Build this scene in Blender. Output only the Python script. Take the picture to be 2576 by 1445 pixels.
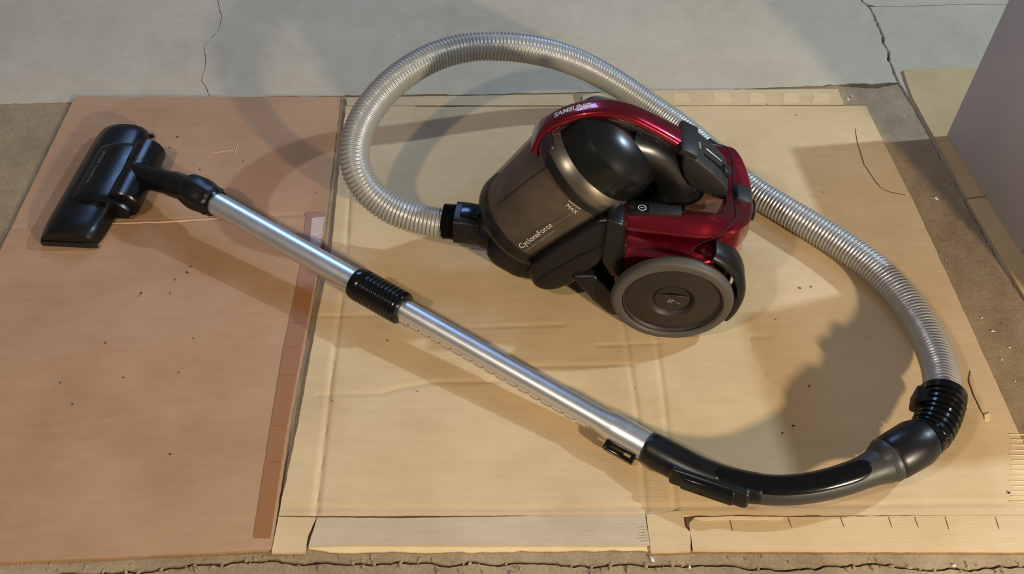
import bpy, bmesh, math, random
import numpy as np
from mathutils import Vector, Matrix, noise as mnoise

for o in list(bpy.data.objects):
    bpy.data.objects.remove(o, do_unlink=True)
SC = bpy.context.scene
COL = SC.collection

# ------------------------------------------------------------------ camera, world, lights, exposure
FPX, TILT, CAMH = 2290.0, math.radians(48.8), 1.15
cam_d = bpy.data.cameras.new('camera')
cam_d.sensor_fit = 'HORIZONTAL'; cam_d.sensor_width = 36.0
cam_d.lens = 36.0 * FPX / 2576.0
cam_d.clip_start = 0.02
cam = bpy.data.objects.new('camera', cam_d); COL.objects.link(cam)
cam.location = (0, 0, CAMH)
cam.rotation_euler = (math.radians(90) - TILT, 0, 0)
SC.camera = cam

world = bpy.data.worlds.new('world'); SC.world = world
world.use_nodes = True
bg = world.node_tree.nodes['Background']
bg.inputs[0].default_value = (0.60, 0.58, 0.56, 1)
bg.inputs[1].default_value = 0.17

def lamp(name, kind, loc, power, color, size, target=None):
    d = bpy.data.lights.new(name, kind)
    d.energy = power; d.color = color
    if kind == 'AREA':
        d.shape = 'RECTANGLE'; d.size = size[0]; d.size_y = size[1]
    else:
        d.shadow_soft_size = size
    o = bpy.data.objects.new(name, d); COL.objects.link(o); o.location = loc
    if target is not None:
        o.rotation_euler = (Vector(target) - Vector(loc)).to_track_quat('-Z', 'Y').to_euler()
    return o
lamp('garage_lamp', 'POINT', (2.98, 1.66, 2.49), 350.0, (0.60, 0.80, 1.0), 0.05)
lamp('work_lamp', 'POINT', (1.48, -1.05, 1.05), 255.0, (1.0, 0.84, 0.60), 0.06)
lamp('front_lamp', 'POINT', (-1.10, -0.35, 2.2), 82.0, (1.0, 0.88, 0.72), 0.06)
lamp('strip_light', 'AREA', (-0.70, 3.3, 2.2), 28.0, (0.30, 0.52, 1.0), (1.1, 0.7), (-0.5, 1.2, 0.0))

vs = SC.view_settings
vs.view_transform = 'Standard'; vs.look = 'None'; vs.exposure = 0.0; vs.gamma = 1.0
vs.use_curve_mapping = False

# ------------------------------------------------------------------ helpers
ST, CT = math.sin(TILT), math.cos(TILT)
def at(px, py, z=0.0):
    """world point at height z that is seen at photo pixel (px, py)"""
    a = (px - 1288.0) / FPX; b = (py - 722.5) / FPX
    d = Vector((a, CT - b * ST, -ST - b * CT))
    return Vector((0, 0, CAMH)) + d * ((z - CAMH) / d.z)
def pix(p):
    q = Vector(p) - Vector((0, 0, CAMH))
    d = q.y * CT - q.z * ST
    return 1288.0 + FPX * q.x / d, 722.5 - FPX * (q.y * ST + q.z * CT) / d

def lin(r, g, b):
    f = lambda c: (c / 255 / 12.92) if c / 255 <= 0.04045 else ((c / 255 + 0.055) / 1.055) ** 2.4
    return (f(r), f(g), f(b), 1)

class M:
    """small node-material builder"""
    def __init__(s, name, color, rough=0.5, metal=0.0, spec=0.5, coat=0.0, coat_rough=0.05):
        s.m = bpy.data.materials.new(name); s.m.use_nodes = True
        s.nt = s.m.node_tree; s.N = s.nt.nodes; s.L = s.nt.links
        s.b = s.N['Principled BSDF']; s.out = s.N['Material Output']
        s.b.inputs['Base Color'].default_value = color
        s.b.inputs['Roughness'].default_value = rough
        s.b.inputs['Metallic'].default_value = metal
        s.b.inputs['Specular IOR Level'].default_value = spec
        s.b.inputs['Coat Weight'].default_value = coat
        s.b.inputs['Coat Roughness'].default_value = coat_rough
        s.tc = s.N.new('ShaderNodeTexCoord')
    def node(s, t, **kw):
        n = s.N.new(t)
        for k, v in kw.items():
            if k.startswith('i_'):
                n.inputs[k[2:].replace('_', ' ')].default_value = v
            else:
                setattr(n, k, v)
        return n
    def noise(s, scale, detail=4, rough=0.6, stretch=None):
        n = s.node('ShaderNodeTexNoise'); n.inputs['Scale'].default_value = scale
        n.inputs['Detail'].default_value = detail; n.inputs['Roughness'].default_value = rough
        if stretch:
            mp = s.node('ShaderNodeMapping'); mp.inputs['Scale'].default_value = stretch
            s.L.new(s.tc.outputs['Object'], mp.inputs[0]); s.L.new(mp.outputs[0], n.inputs['Vector'])
        else:
            s.L.new(s.tc.outputs['Object'], n.inputs['Vector'])
        return n.outputs['Fac']
    def ramp(s, fac, stops):
        r = s.node('ShaderNodeValToRGB'); e = r.color_ramp.elements
        while len(e) < len(stops): e.new(0.5)
        for k, (p, c) in enumerate(stops):
            e[k].position = p; e[k].color = c if len(c) == 4 else (*c, 1)
        s.L.new(fac, r.inputs[0]); return r.outputs[0]
    def mix(s, fac, a, b, mode='MIX'):
        n = s.node('ShaderNodeMix', data_type='RGBA', blend_type=mode)
        for sock, val in ((n.inputs[0], fac), (n.inputs[6], a), (n.inputs[7], b)):
            if hasattr(val, 'links'): s.L.new(val, sock)
            else: sock.default_value = val
        return n.outputs[2]
    def color(s, c): s.L.new(c, s.b.inputs['Base Color']); return s
    def roughness(s, c): s.L.new(c, s.b.inputs['Roughness']); return s
    def bump(s, h, strength=0.3, dist=0.002):
        n = s.node('ShaderNodeBump'); n.inputs['Strength'].default_value = strength
        n.inputs['Distance'].default_value = dist
        s.L.new(h, n.inputs['Height'])
        if s.b.inputs['Normal'].links:
            s.L.new(s.b.inputs['Normal'].links[0].from_socket, n.inputs['Normal'])
        s.L.new(n.outputs[0], s.b.inputs['Normal']); return s

def tag(o, label=None, cat=None, group=None, kind=None):
    if label: o['label'] = label
    if cat: o['category'] = cat
    if group: o['group'] = group
    if kind: o['kind'] = kind
    return o

def obj(name, verts, faces, mat, parent=None, smooth=35, world_in=True, label=None):
    """one mesh object; verts are in world space unless world_in is False (parent space)"""
    if parent is not None and world_in:
        inv = parent_matrix(parent).inverted()
        verts = [inv @ Vector(v) for v in verts]
    me = bpy.data.meshes.new(name)
    me.from_pydata([tuple(v) for v in verts], [], [tuple(f) for f in faces])
    bm = bmesh.new(); bm.from_mesh(me)
    bmesh.ops.recalc_face_normals(bm, faces=bm.faces)
    if smooth:
        for f in bm.faces: f.smooth = True
        lim = math.radians(smooth)
        for e in bm.edges:
            if len(e.link_faces) == 2 and e.calc_face_angle(0) > lim: e.smooth = False
    bm.to_mesh(me); bm.free()
    me.materials.append(mat.m if isinstance(mat, M) else mat)
    o = bpy.data.objects.new(name, me); COL.objects.link(o)
    if parent is not None: o.parent = parent
    if label: o['label'] = label
    return o
def parent_matrix(p):
    m = Matrix.LocRotScale(p.location, p.rotation_euler, None)
    return parent_matrix(p.parent) @ m if p.parent else m
def empty(name, loc, rz=0.0):
    o = bpy.data.objects.new(name, None); COL.objects.link(o)
    o.location = loc; o.rotation_euler = (0, 0, rz); o.empty_display_size = 0.05
    return o

def join(*vf):
    V, F = [], []
    for v, f in vf:
        n = len(V); V += list(v); F += [[i + n for i in q] for q in f]
    return V, F
def spline(pts, n=8, closed=False):
    """Catmull-Rom through pts (any dimension), n samples per span"""
    P = [np.array(p, float) for p in pts]; out = []
    m = len(P)
    for i in range(m if closed else m - 1):
        if closed: a, b, c, d = P[(i - 1) % m], P[i], P[(i + 1) % m], P[(i + 2) % m]
        else:
            b, c = P[i], P[i + 1]
            a = P[i - 1] if i else 2 * b - c
            d = P[i + 2] if i + 2 < m else 2 * c - b
        for k in range(n):
            t = k / n
            out.append(0.5 * (2 * b + (c - a) * t + (2 * a - 5 * b + 4 * c - d) * t * t + (3 * b - a - 3 * c + d) * t ** 3))
    if not closed: out.append(P[-1])
    return out
def resample(pts, step):
    P = np.array(pts); L = np.r_[0, np.cumsum(np.linalg.norm(np.diff(P, axis=0), axis=1))]
    n = max(2, int(round(L[-1] / step)) + 1); s = np.linspace(0, L[-1], n)
    return np.stack([np.interp(s, L, P[:, k]) for k in range(P.shape[1])], 1), s
def frames(P, up=(0, 0, 1)):
    """tangent, side, up per point with a parallel-transported up"""
    P = np.array(P, float); T = np.gradient(P, axis=0); T /= np.linalg.norm(T, axis=1)[:, None]
    u = np.array(up, float); out = []
    for t in T:
        u = u - t * (u @ t); u /= np.linalg.norm(u)
        out.append((t, np.cross(t, u), u))
    return out
def sweep(P, section, up=(0, 0, 1), caps=True):
    """section(i) -> list of (side, up) offsets, same count for all i"""
    V, F = [], []; fr = frames(P, up)
    for i, p in enumerate(P):
        t, s, u = fr[i]; sec = section(i)
        for a, b in sec: V.append(Vector(np.array(p) + s * a + u * b))
    n = len(section(0)); m = len(P)
    for i in range(m - 1):
        for k in range(n):
            F.append((i * n + k, i * n + (k + 1) % n, (i + 1) * n + (k + 1) % n, (i + 1) * n + k))
    if caps:
        F.append(tuple(range(n))[::-1]); F.append(tuple((m - 1) * n + k for k in range(n)))
    return V, F
def circ(r, n=20):
    return [(r * math.cos(2 * math.pi * k / n), r * math.sin(2 * math.pi * k / n)) for k in range(n)]
def sup(a, b, e=4.0, n=28):
    out = []
    for k in range(n):
        t = 2 * math.pi * k / n; c, s = math.cos(t), math.sin(t)
        out.append((a * math.copysign(abs(c) ** (2 / e), c), b * math.copysign(abs(s) ** (2 / e), s)))
    return out
def tube(P, r, n=20, up=(0, 0, 1), caps=True):
    f = (lambda i: circ(r(i), n)) if callable(r) else (lambda i: circ(r, n))
    return sweep(P, f, up, caps)
def lathe(profile, origin, axis, n=48, ref=(0, 0, 1)):
    """profile [(s, r)] along axis; r == 0 closes"""
    a = np.array(axis, float); a /= np.linalg.norm(a); r0 = np.array(ref, float)
    if abs(r0 @ a) > 0.95: r0 = np.array((1.0, 0, 0))
    e1 = r0 - a * (r0 @ a); e1 /= np.linalg.norm(e1); e2 = np.cross(a, e1); o = np.array(origin, float)
    V, F, rows = [], [], []
    for s, r in profile:
        if r < 1e-6:
            rows.append([len(V)] * n); V.append(Vector(o + a * s))
        else:
            rows.append(list(range(len(V), len(V) + n)))
            for k in range(n):
                t = 2 * math.pi * k / n
                V.append(Vector(o + a * s + r * (math.cos(t) * e1 + math.sin(t) * e2)))
    for A, B in zip(rows, rows[1:]):
        for k in range(n):
            q = [A[k], A[(k + 1) % n], B[(k + 1) % n], B[k]]; q2 = []
            for i in q:
                if i not in q2: q2.append(i)
            if len(q2) > 2: F.append(q2)
    return V, F
def grid(nu, nv, fn, wrap=False):
    V = [Vector(fn(i, j)) for i in range(nu) for j in range(nv)]; F = []
    for i in range(nu - 1):
        for j in range(nv - (0 if wrap else 1)):
            F.append((i * nv + j, i * nv + (j + 1) % nv, (i + 1) * nv + (j + 1) % nv, (i + 1) * nv + j))
    return V, F
def prism(poly, depth_fn, bevel=0.0, segs=2):
    """closed solid: 2D polygon, depth_fn(p, side)-> 3D for side -1 / +1"""
    bm = bmesh.new(); n = len(poly)
    A = [bm.verts.new(depth_fn(p, -1)) for p in poly]; B = [bm.verts.new(depth_fn(p, 1)) for p in poly]
    bm.faces.new(A[::-1]); bm.faces.new(B)
    for k in range(n): bm.faces.new((A[k], A[(k + 1) % n], B[(k + 1) % n], B[k]))
    bmesh.ops.recalc_face_normals(bm, faces=bm.faces)
    if bevel:
        bmesh.ops.bevel(bm, geom=list(bm.edges), offset=bevel, segments=segs, affect='EDGES', profile=0.5, clamp_overlap=True)
    bmesh.ops.triangulate(bm, faces=[f for f in bm.faces if len(f.verts) > 4])
    bm.verts.index_update()
    V = [v.co.copy() for v in bm.verts]; F = [[v.index for v in f.verts] for f in bm.faces]
    bm.free(); return V, F
def box(c, e1, e2, e3, h, bevel=0.002, segs=2):
    """oriented box: centre, three unit axes, half sizes"""
    c, e1, e2, e3 = Vector(c), Vector(e1), Vector(e2), Vector(e3)
    return prism([(-h[0], -h[1]), (h[0], -h[1]), (h[0], h[1]), (-h[0], h[1])],
                 lambda p, s: c + e1 * p[0] + e2 * p[1] + e3 * (s * h[2]), bevel, segs)
_font = {}
def text2d(txt, size, align='LEFT', bold=0.0):
    cu = bpy.data.curves.new('lettering', 'FONT'); cu.body = txt; cu.size = size; cu.align_x = align
    cu.fill_mode = 'FRONT'; cu.resolution_u = 3; cu.offset = bold
    o = bpy.data.objects.new('lettering', cu); COL.objects.link(o)
    dg = bpy.context.evaluated_depsgraph_get(); me = bpy.data.meshes.new_from_object(o.evaluated_get(dg))
    V = [(v.co.x, v.co.y) for v in me.vertices]; F = [tuple(p.vertices) for p in me.polygons]
    bpy.data.objects.remove(o, do_unlink=True); bpy.data.curves.remove(cu); bpy.data.meshes.remove(me)
    return V, F
def subdiv_text(V, F, maxlen):
    """cut the lettering finely enough to bend over a curved surface"""
    bm = bmesh.new(); vv = [bm.verts.new((x, y, 0)) for x, y in V]
    for f in F:
        try: bm.faces.new([vv[i] for i in f])
        except ValueError: pass
    bmesh.ops.triangulate(bm, faces=bm.faces)
    for _ in range(3):
        es = [e for e in bm.edges if e.calc_length() > maxlen]
        if not es: break
        bmesh.ops.subdivide_edges(bm, edges=es, cuts=1); bmesh.ops.triangulate(bm, faces=[f for f in bm.faces if len(f.verts) > 3])
    bm.verts.index_update()
    r = [(v.co.x, v.co.y) for v in bm.verts], [[v.index for v in f.verts] for f in bm.faces]
    bm.free(); return r

# ------------------------------------------------------------------ materials
def concrete(name, base, dark, light, rough=0.85, bump=0.4, grain=90):
    m = M(name, base, rough, spec=0.25)
    n1 = m.noise(3.2, 5, 0.62); n2 = m.noise(26, 6, 0.7); n3 = m.noise(grain * 3, 3, 0.7)
    c = m.ramp(n1, [(0.30, dark), (0.50, base), (0.72, light)])
    c = m.mix(0.35, c, m.ramp(n2, [(0.30, dark), (0.62, light)]))
    c = m.mix(0.25, c, m.ramp(n3, [(0.35, dark), (0.65, light)]))
    m.color(c); m.bump(n2, bump, 0.002); m.bump(n3, bump * 0.8, 0.0006)
    return m
MAT_SLAB = concrete('trowelled_concrete', lin(182, 167, 143), lin(164, 149, 126), lin(195, 181, 158), bump=0.25)
MAT_ROUGH = concrete('rough_concrete', lin(150, 127, 97), lin(108, 88, 66), lin(172, 151, 120), bump=1.0)
MAT_DIRT = concrete('crack_dirt', lin(62, 50, 38), lin(36, 28, 22), lin(84, 70, 54), bump=1.0)

def card(name, base, dark, light, lines=0.5):
    m = M(name, base, 0.72, spec=0.22)
    n1 = m.noise(5, 4, 0.6); n2 = m.noise(60, 4, 0.65, (0.25, 1.6, 1)); n3 = m.noise(900, 2, 0.5)
    c = m.ramp(n1, [(0.28, dark), (0.5, base), (0.75, light)])
    c = m.mix(0.20, c, m.ramp(n2, [(0.35, dark), (0.65, light)]))
    c = m.mix(0.10, c, m.ramp(n3, [(0.3, dark), (0.7, light)]))
    m.color(c)
    w = m.node('ShaderNodeTexWave', wave_type='BANDS', bands_direction='Y')
    w.inputs['Scale'].default_value = 62; w.inputs['Distortion'].default_value = 2.0; w.inputs['Detail'].default_value = 2
    m.L.new(m.tc.outputs['Object'], w.inputs['Vector'])
    m.bump(w.outputs['Fac'], lines, 0.0006); m.bump(n2, 0.25, 0.0008)
    return m
MAT_CARD_L = card('reddish_cardboard', lin(170, 132, 100), lin(155, 117, 86), lin(182, 145, 113), 0.03)
MAT_CARD_R = card('tan_cardboard', lin(198, 170, 130), lin(184, 155, 115), lin(210, 183, 144), 0.09)
MAT_CARD_G = card('greyed_cardboard', lin(186, 166, 140), lin(170, 150, 124), lin(198, 180, 154), 0.12)
MAT_CARD_PALE = card('torn_pale_ply', lin(220, 196, 148), lin(206, 178, 128), lin(230, 208, 164), 0.10)
MAT_CARD_TORN = card('torn_tan_ply', lin(208, 180, 138), lin(196, 166, 124), lin(216, 190, 148), 0.05)
MAT_CARD_LP = card('scuffed_reddish_ply', lin(204, 168, 138), lin(192, 154, 124), lin(212, 180, 150), 0.02)
MAT_CARD_DARK = M('torn_dark_ply', lin(116, 82, 50), 0.9)
MAT_BOARD = card('fibreboard', lin(190, 160, 114), lin(174, 144, 98), lin(202, 174, 128), 0.05)
MAT_TAPE = M('brown_packing_tape', lin(148, 100, 62), 0.42, spec=0.3)
MAT_WHITE = M('white_painted_panel', lin(200, 190, 192), 0.55, spec=0.3)
_n = MAT_WHITE.noise(4, 3, 0.5); MAT_WHITE.color(MAT_WHITE.ramp(_n, [(0.3, lin(168, 157, 155)), (0.7, lin(182, 172, 169))]))

def plastic(name, c, rough, bump=0.08, grain=1400, coat=0.0):
    m = M(name, c, rough, spec=0.42, coat=coat)
    m.bump(m.noise(grain, 2, 0.5), bump, 0.0003)
    n = m.noise(18, 4, 0.6)
    r = m.ramp(n, [(0.3, (rough * 0.85,) * 3), (0.7, (min(1, rough * 1.2),) * 3)]); m.roughness(r)
    return m
MAT_BLACK = plastic('satin_black_plastic', lin(15, 14, 14), 0.36)
MAT_BLACK_GLOSS = plastic('glossy_black_plastic', lin(12, 12, 13), 0.17, 0.02)
MAT_LID = plastic('lid_black_plastic', lin(17, 18, 18), 0.27, 0.03)
MAT_PLUM = M('dark_plum_gloss', lin(44, 22, 28), 0.28, coat=0.5)
MAT_BLACK_MATT = plastic('matt_black_plastic', lin(27, 26, 26), 0.50, 0.15)
MAT_CHAR = plastic('charcoal_plastic', lin(52, 51, 49), 0.42, 0.1)
MAT_NOZZLE = plastic('nozzle_plastic', lin(11, 11, 14), 0.30, 0.05)
MAT_WHEEL = plastic('wheel_disc_plastic', lin(38, 30, 27), 0.5, 0.15)
MAT_TIRE = plastic('tyre_rubber', lin(74, 69, 64), 0.55, 0.1)
MAT_RED = M('metallic_burgundy', lin(126, 8, 32), 0.27, metal=0.82, coat=1.0, coat_rough=0.04)
_n = MAT_RED.noise(2600, 2, 0.5); MAT_RED.color(MAT_RED.ramp(_n, [(0.35, lin(108, 5, 25)), (0.65, lin(142, 12, 40))]))
MAT_SEAM = M('seam_shadow_gap', lin(20, 8, 12), 0.7)
MAT_SILVER = M('brushed_gunmetal', lin(120, 112, 102), 0.32, metal=0.85)
MAT_ALU = M('satin_aluminium', lin(222, 222, 224), 0.38, metal=0.92)
_n = MAT_ALU.noise(30, 3, 0.6, (1, 1, 1)); MAT_ALU.roughness(MAT_ALU.ramp(_n, [(0.3, (0.34,) * 3), (0.7, (0.40,) * 3)]))
MAT_RAIL = M('clear_grey_rail', lin(170, 156, 140), 0.35)
MAT_HOSE = M('silver_hose_plastic', lin(166, 164, 160), 0.32, metal=0.40)
MAT_PRINT = M('white_print', lin(205, 200, 195), 0.5)
MAT_PRINT_DIM = M('grey_print', lin(120, 118, 112), 0.5)
MAT_DECK_REFLECTION = M('deck_reflection_brown', lin(150, 108, 86), 0.30, metal=0.6)  # brown metal colour imitates a reflection in the dark glossy body floor
MAT_SPECK = M('dark_crumb', lin(46, 32, 24), 0.8)
MAT_CHIP = M('white_chip', lin(214, 208, 196), 0.7)
# smoky see-through bin
MAT_BIN = M('smoky_clear_plastic', lin(74, 66, 60), 0.14, spec=0.5)
_t = MAT_BIN.node('ShaderNodeBsdfTransparent'); _t.inputs[0].default_value = lin(226, 218, 210)
_x = MAT_BIN.node('ShaderNodeMixShader'); _x.inputs[0].default_value = 0.72
MAT_BIN.L.new(MAT_BIN.b.outputs[0], _x.inputs[1]); MAT_BIN.L.new(_t.outputs[0], _x.inputs[2]); MAT_BIN.L.new(_x.outputs[0], MAT_BIN.out.inputs[0])
MAT_DUST = M('dust_film', lin(120, 108, 96), 0.8)
_n = MAT_DUST.noise(16, 5, 0.6); MAT_DUST.color(MAT_DUST.ramp(_n, [(0.32, lin(98, 91, 85)), (0.5, lin(124, 116, 108)), (0.72, lin(150, 140, 129))]))

# ------------------------------------------------------------------ floor slabs with real joints and cracks
def jag(pts, amp, step=0.006, seed=0):
    P, s = resample([tuple(p)[:2] for p in pts], step)
    T = np.gradient(P, axis=0); T /= np.linalg.norm(T, axis=1)[:, None] + 1e-9
    out = []
    for i, p in enumerate(P):
        n = np.array((-T[i][1], T[i][0]))
        d = amp * (mnoise.noise((s[i] * 9, seed, 0)) + 0.6 * mnoise.noise((s[i] * 30, seed, 5)) + 0.35 * mnoise.noise((s[i] * 90, seed, 9)))
        out.append((p, n, d, s[i]))
    return out
def rim(J, side, gap, seed=0):
    """one lip of a crack: gap is half width, a float or a function of arc length fraction"""
    L = J[-1][3]; out = []
    for p, n, d, s in J:
        g = gap(s / L) if callable(gap) else gap
        g = g * (0.7 + 0.6 * abs(mnoise.noise((s * 40, seed + side, 3))))
        q = p + n * (d + side * g); out.append((q[0], q[1]))
    return out
def slab(name, poly, mat, parent, z=0.0, t=0.03):
    bm = bmesh.new(); n = len(poly)
    A = [bm.verts.new((x, y, z)) for x, y in poly]; B = [bm.verts.new((x, y, z - t)) for x, y in poly]
    f = bm.faces.new(A)
    for k in range(n): bm.faces.new((A[k], B[k], B[(k + 1) % n], A[(k + 1) % n]))
    bmesh.ops.triangulate(bm, faces=[f]); bm.verts.index_update()
    V = [v.co.copy() for v in bm.verts]; F = [[v.index for v in g.verts] for g in bm.faces]; bm.free()
    return obj(name, V, F, mat, parent, smooth=0)
g2 = lambda px, py: tuple(at(px, py))[:2]
FLOOR = obj('floor', [(-4, -2.5, -0.02), (4, -2.5, -0.02), (4, 5, -0.02), (-4, 5, -0.02), (-4, -2.5, -0.04), (4, -2.5, -0.04), (4, 5, -0.04), (-4, 5, -0.04)],
            [(0, 1, 2, 3), (7, 6, 5, 4), (0, 4, 5, 1), (1, 5, 6, 2), (2, 6, 7, 3), (3, 7, 4, 0)], MAT_DIRT, smooth=0)
tag(FLOOR, 'cracked grey concrete garage floor in several slabs', None, kind='structure')
far = 4.8
# joint between back slabs and front slabs, left to right
J_back = jag([(-3.9, 1.50), g2(-200, 268), g2(0, 262), g2(300, 256), g2(540, 248), g2(700, 243), g2(1000, 241), g2(1500, 233), g2(1800, 229), g2(1930, 222), g2(2110, 214), g2(2200, 216), g2(2263, 210)], 0.0045, seed=1)
gap_back = lambda f: 0.0030 + 0.0055 * math.sin(math.pi * min(1, (f - 0.972) / 0.028)) if f > 0.972 else (0.0022 if f > 0.955 else (0.003 if 0.755 < f < 0.80 else 0.0012))
# crack running back from the corner
J_cr = jag([g2(2263, 210), g2(2245, 175), g2(2233, 130), g2(2222, 85), g2(2195, 35), g2(2170, 0), (0.81, 2.05), (0.83, 2.6), (0.80, 3.4), (0.83, far)], 0.006, seed=2)
gap_cr = lambda f: 0.0042 if f < 0.12 else 0.0028
J_hair = jag([g2(535, 250), g2(508, 205), g2(516, 160), g2(512, 115), g2(548, 80), g2(557, 40), g2(549, 0), (-0.83, 2.1), (-0.9, 2.8), (-0.8, far)], 0.004, seed=3)
J_br = jag([g2(2205, 14), g2(2300, 14), g2(2400, 8), g2(2560, 10), (1.6, 1.90), (3.9, 1.95)], 0.004, seed=4)
J_front = jag([(-3.9, 0.47), g2(-300, 1470), g2(0, 1452), g2(300, 1440), g2(620, 1412), g2(800, 1420), g2(950, 1412), g2(1130, 1420), g2(1340, 1415), g2(1480, 1425), g2(1640, 1425), g2(1780, 1422), g2(1900, 1428), g2(2100, 1422), g2(2300, 1432), g2(2576, 1424), (3.9, 0.50)], 0.0075, seed=5)
gap_front = lambda f: 0.0022
# right-hand joint: front slab / boards
J_right = jag([g2(2263, 210), g2(2288, 246), g2(2335, 330), g2(2384, 420), g2(2452, 540), g2(2540, 690), g2(2640, 860), (0.80, 0.3), (0.82, -2.4)], 0.004, seed=6)
iH = min(range(len(J_back)), key=lambda k: abs(J_back[k][0][0] - J_hair[0][0][0]))
bk = rim(J_back, 1, gap_back, 1); bf = rim(J_back, -1, gap_back, 1)
slab('slab', bk[:iH] + rim(J_hair, 1, 0.0008, 3) + [(-3.9, far)], MAT_SLAB, FLOOR)
slab('slab', bk[iH + 1:] + rim(J_cr, 1, gap_cr, 2) + [(-0.8, far)][:0] + list(reversed(rim(J_hair, -1, 0.0008, 3))), MAT_SLAB, FLOOR)
cr_r = rim(J_cr, -1, gap_cr, 2)
kb = min(range(len(J_cr)), key=lambda k: abs(J_cr[k][0][1] - J_br[0][0][1]))
slab('slab', cr_r[kb + 1:] + [(3.9, far)] + list(reversed(rim(J_br, 1, 0.0012, 4))), MAT_SLAB, FLOOR, z=-0.002)
slab('slab', cr_r[:kb] + rim(J_br, -1, 0.0012, 4) + [(3.9, -2.4)] + list(reversed(rim(J_right, 1, 0.003, 6))), MAT_SLAB, FLOOR, z=-0.002)
fr_t = rim(J_front, 1, gap_front, 5); fr_b = rim(J_front, -1, gap_front, 5)
right_in = rim(J_right, -1, lambda f: 0.006, 6)
right_in = [p for p in right_in if p[1] > 0.52]
ft = [p for p in fr_t if p[0] < right_in[-1][0] - 0.004]
slab('slab', ft + list(reversed(right_in)) + list(reversed(bf[:-2])), MAT_ROUGH, FLOOR, z=-0.001)
slab('slab', [p for p in fr_b if p[0] < 0.79] + [(0.79, -2.4), (-3.9, -2.4)], MAT_ROUGH, FLOOR, z=-0.003)

# ------------------------------------------------------------------ cardboard sheets
def seg_dist(X, Y, pts):
    D = np.full(X.shape, 9.0)
    for (ax, ay), (bx, by) in zip(pts, pts[1:]):
        dx, dy = bx - ax, by - ay; L2 = dx * dx + dy * dy
        t = np.clip(((X - ax) * dx + (Y - ay) * dy) / L2, 0, 1)
        D = np.minimum(D, np.hypot(X - ax - t * dx, Y - ay - t * dy))
    return D
def fbm(X, Y, f, seed):
    rng = np.random.default_rng(seed); Z = np.zeros_like(X)
    for k in range(14):
        a = rng.uniform(0, 2 * math.pi); q = f * rng.uniform(0.4, 1.8); p = rng.uniform(0, 6.28)
        Z += np.sin((X * math.cos(a) + Y * math.sin(a)) * q + p) / 14
    return Z
def sheet(name, left, right, y_knots, parent, mat, z, t, creases, seed, step=0.0035, wave=0.0006, jagamp=0.0012, skew=0.0):
    """sheet between two side edges given as x(y); creases: [(pts, depth, width)]"""
    y0, y1 = y_knots; ny = int((y1 - y0) / step) + 1
    ys = np.linspace(y0, y1, ny)
    xl = np.interp(ys, [p[1] for p in left], [p[0] for p in left]); xr = np.interp(ys, [p[1] for p in right], [p[0] for p in right])
    xl = xl + jagamp * np.array([mnoise.noise((y * 40, seed, 1)) for y in ys]); xr = xr + jagamp * np.array([mnoise.noise((y * 40, seed, 7)) for y in ys])
    nx = int(np.max(xr - xl) / step) + 1
    T = np.linspace(0, 1, nx)[None, :]
    X = xl[:, None] * (1 - T) + xr[:, None] * T
    E = np.array([mnoise.noise((x * 12, seed, 3)) + 0.5 * mnoise.noise((x * 60, seed, 4)) for x in X[0]]) * jagamp
    E2 = np.array([mnoise.noise((x * 12, seed, 13)) + 0.5 * mnoise.noise((x * 60, seed, 14)) for x in X[0]]) * jagamp
    f = (ys - y0) / (y1 - y0)
    Y = ys[:, None] + E[None, :] * (1 - f)[:, None] ** 4 + E2[None, :] * f[:, None] ** 4
    Y = Y + skew * T * (1 - f)[:, None] ** 2
    Z = z + t + wave * fbm(X, Y, 9, seed) + 0.25 * wave * fbm(X, Y, 60, seed + 1)
    for pts, dep, wid in creases:
        Z = Z - dep * np.exp(-(seg_dist(X, Y, pts) / wid) ** 2)
    top = np.stack([X, Y, Z], -1).reshape(-1, 3)
    idx = np.arange(nx * ny).reshape(ny, nx)
    F = np.stack([idx[:-1, :-1], idx[:-1, 1:], idx[1:, 1:], idx[1:, :-1]], -1).reshape(-1, 4).tolist()
    ring = list(idx[0, :]) + list(idx[1:, -1]) + list(idx[-1, -2::-1]) + list(idx[-2:0:-1, 0])
    V = top.tolist(); n0 = len(V)
    for i in ring: V.append([V[i][0], V[i][1], z])
    m = len(ring)
    for k in range(m): F.append((ring[k], n0 + k, n0 + (k + 1) % m, ring[(k + 1) % m]))
    F.append([n0 + k for k in range(m)][::-1])
    return obj(name, V, F, mat, parent, smooth=50)
def strip(name, pts, mat, parent, z, t, jagged=0.0, seed=0):
    """flat thin piece with the given ground outline"""
    P = pts
    if jagged:
        P = []
        for a, b in zip(pts, pts[1:] + pts[:1]):
            n = max(1, int(math.hypot(b[0] - a[0], b[1] - a[1]) / 0.006))
            for k in range(n):
                x = a[0] + (b[0] - a[0]) * k / n; y = a[1] + (b[1] - a[1]) * k / n
                P.append((x + jagged * mnoise.noise((x * 70, y * 70, seed)), y + jagged * mnoise.noise((x * 70, y * 70, seed + 9))))
    V, F = prism(P, lambda p, s: Vector((p[0], p[1], z if s < 0 else z + t)))
    return obj(name, V, F, mat, parent, smooth=0)
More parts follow.
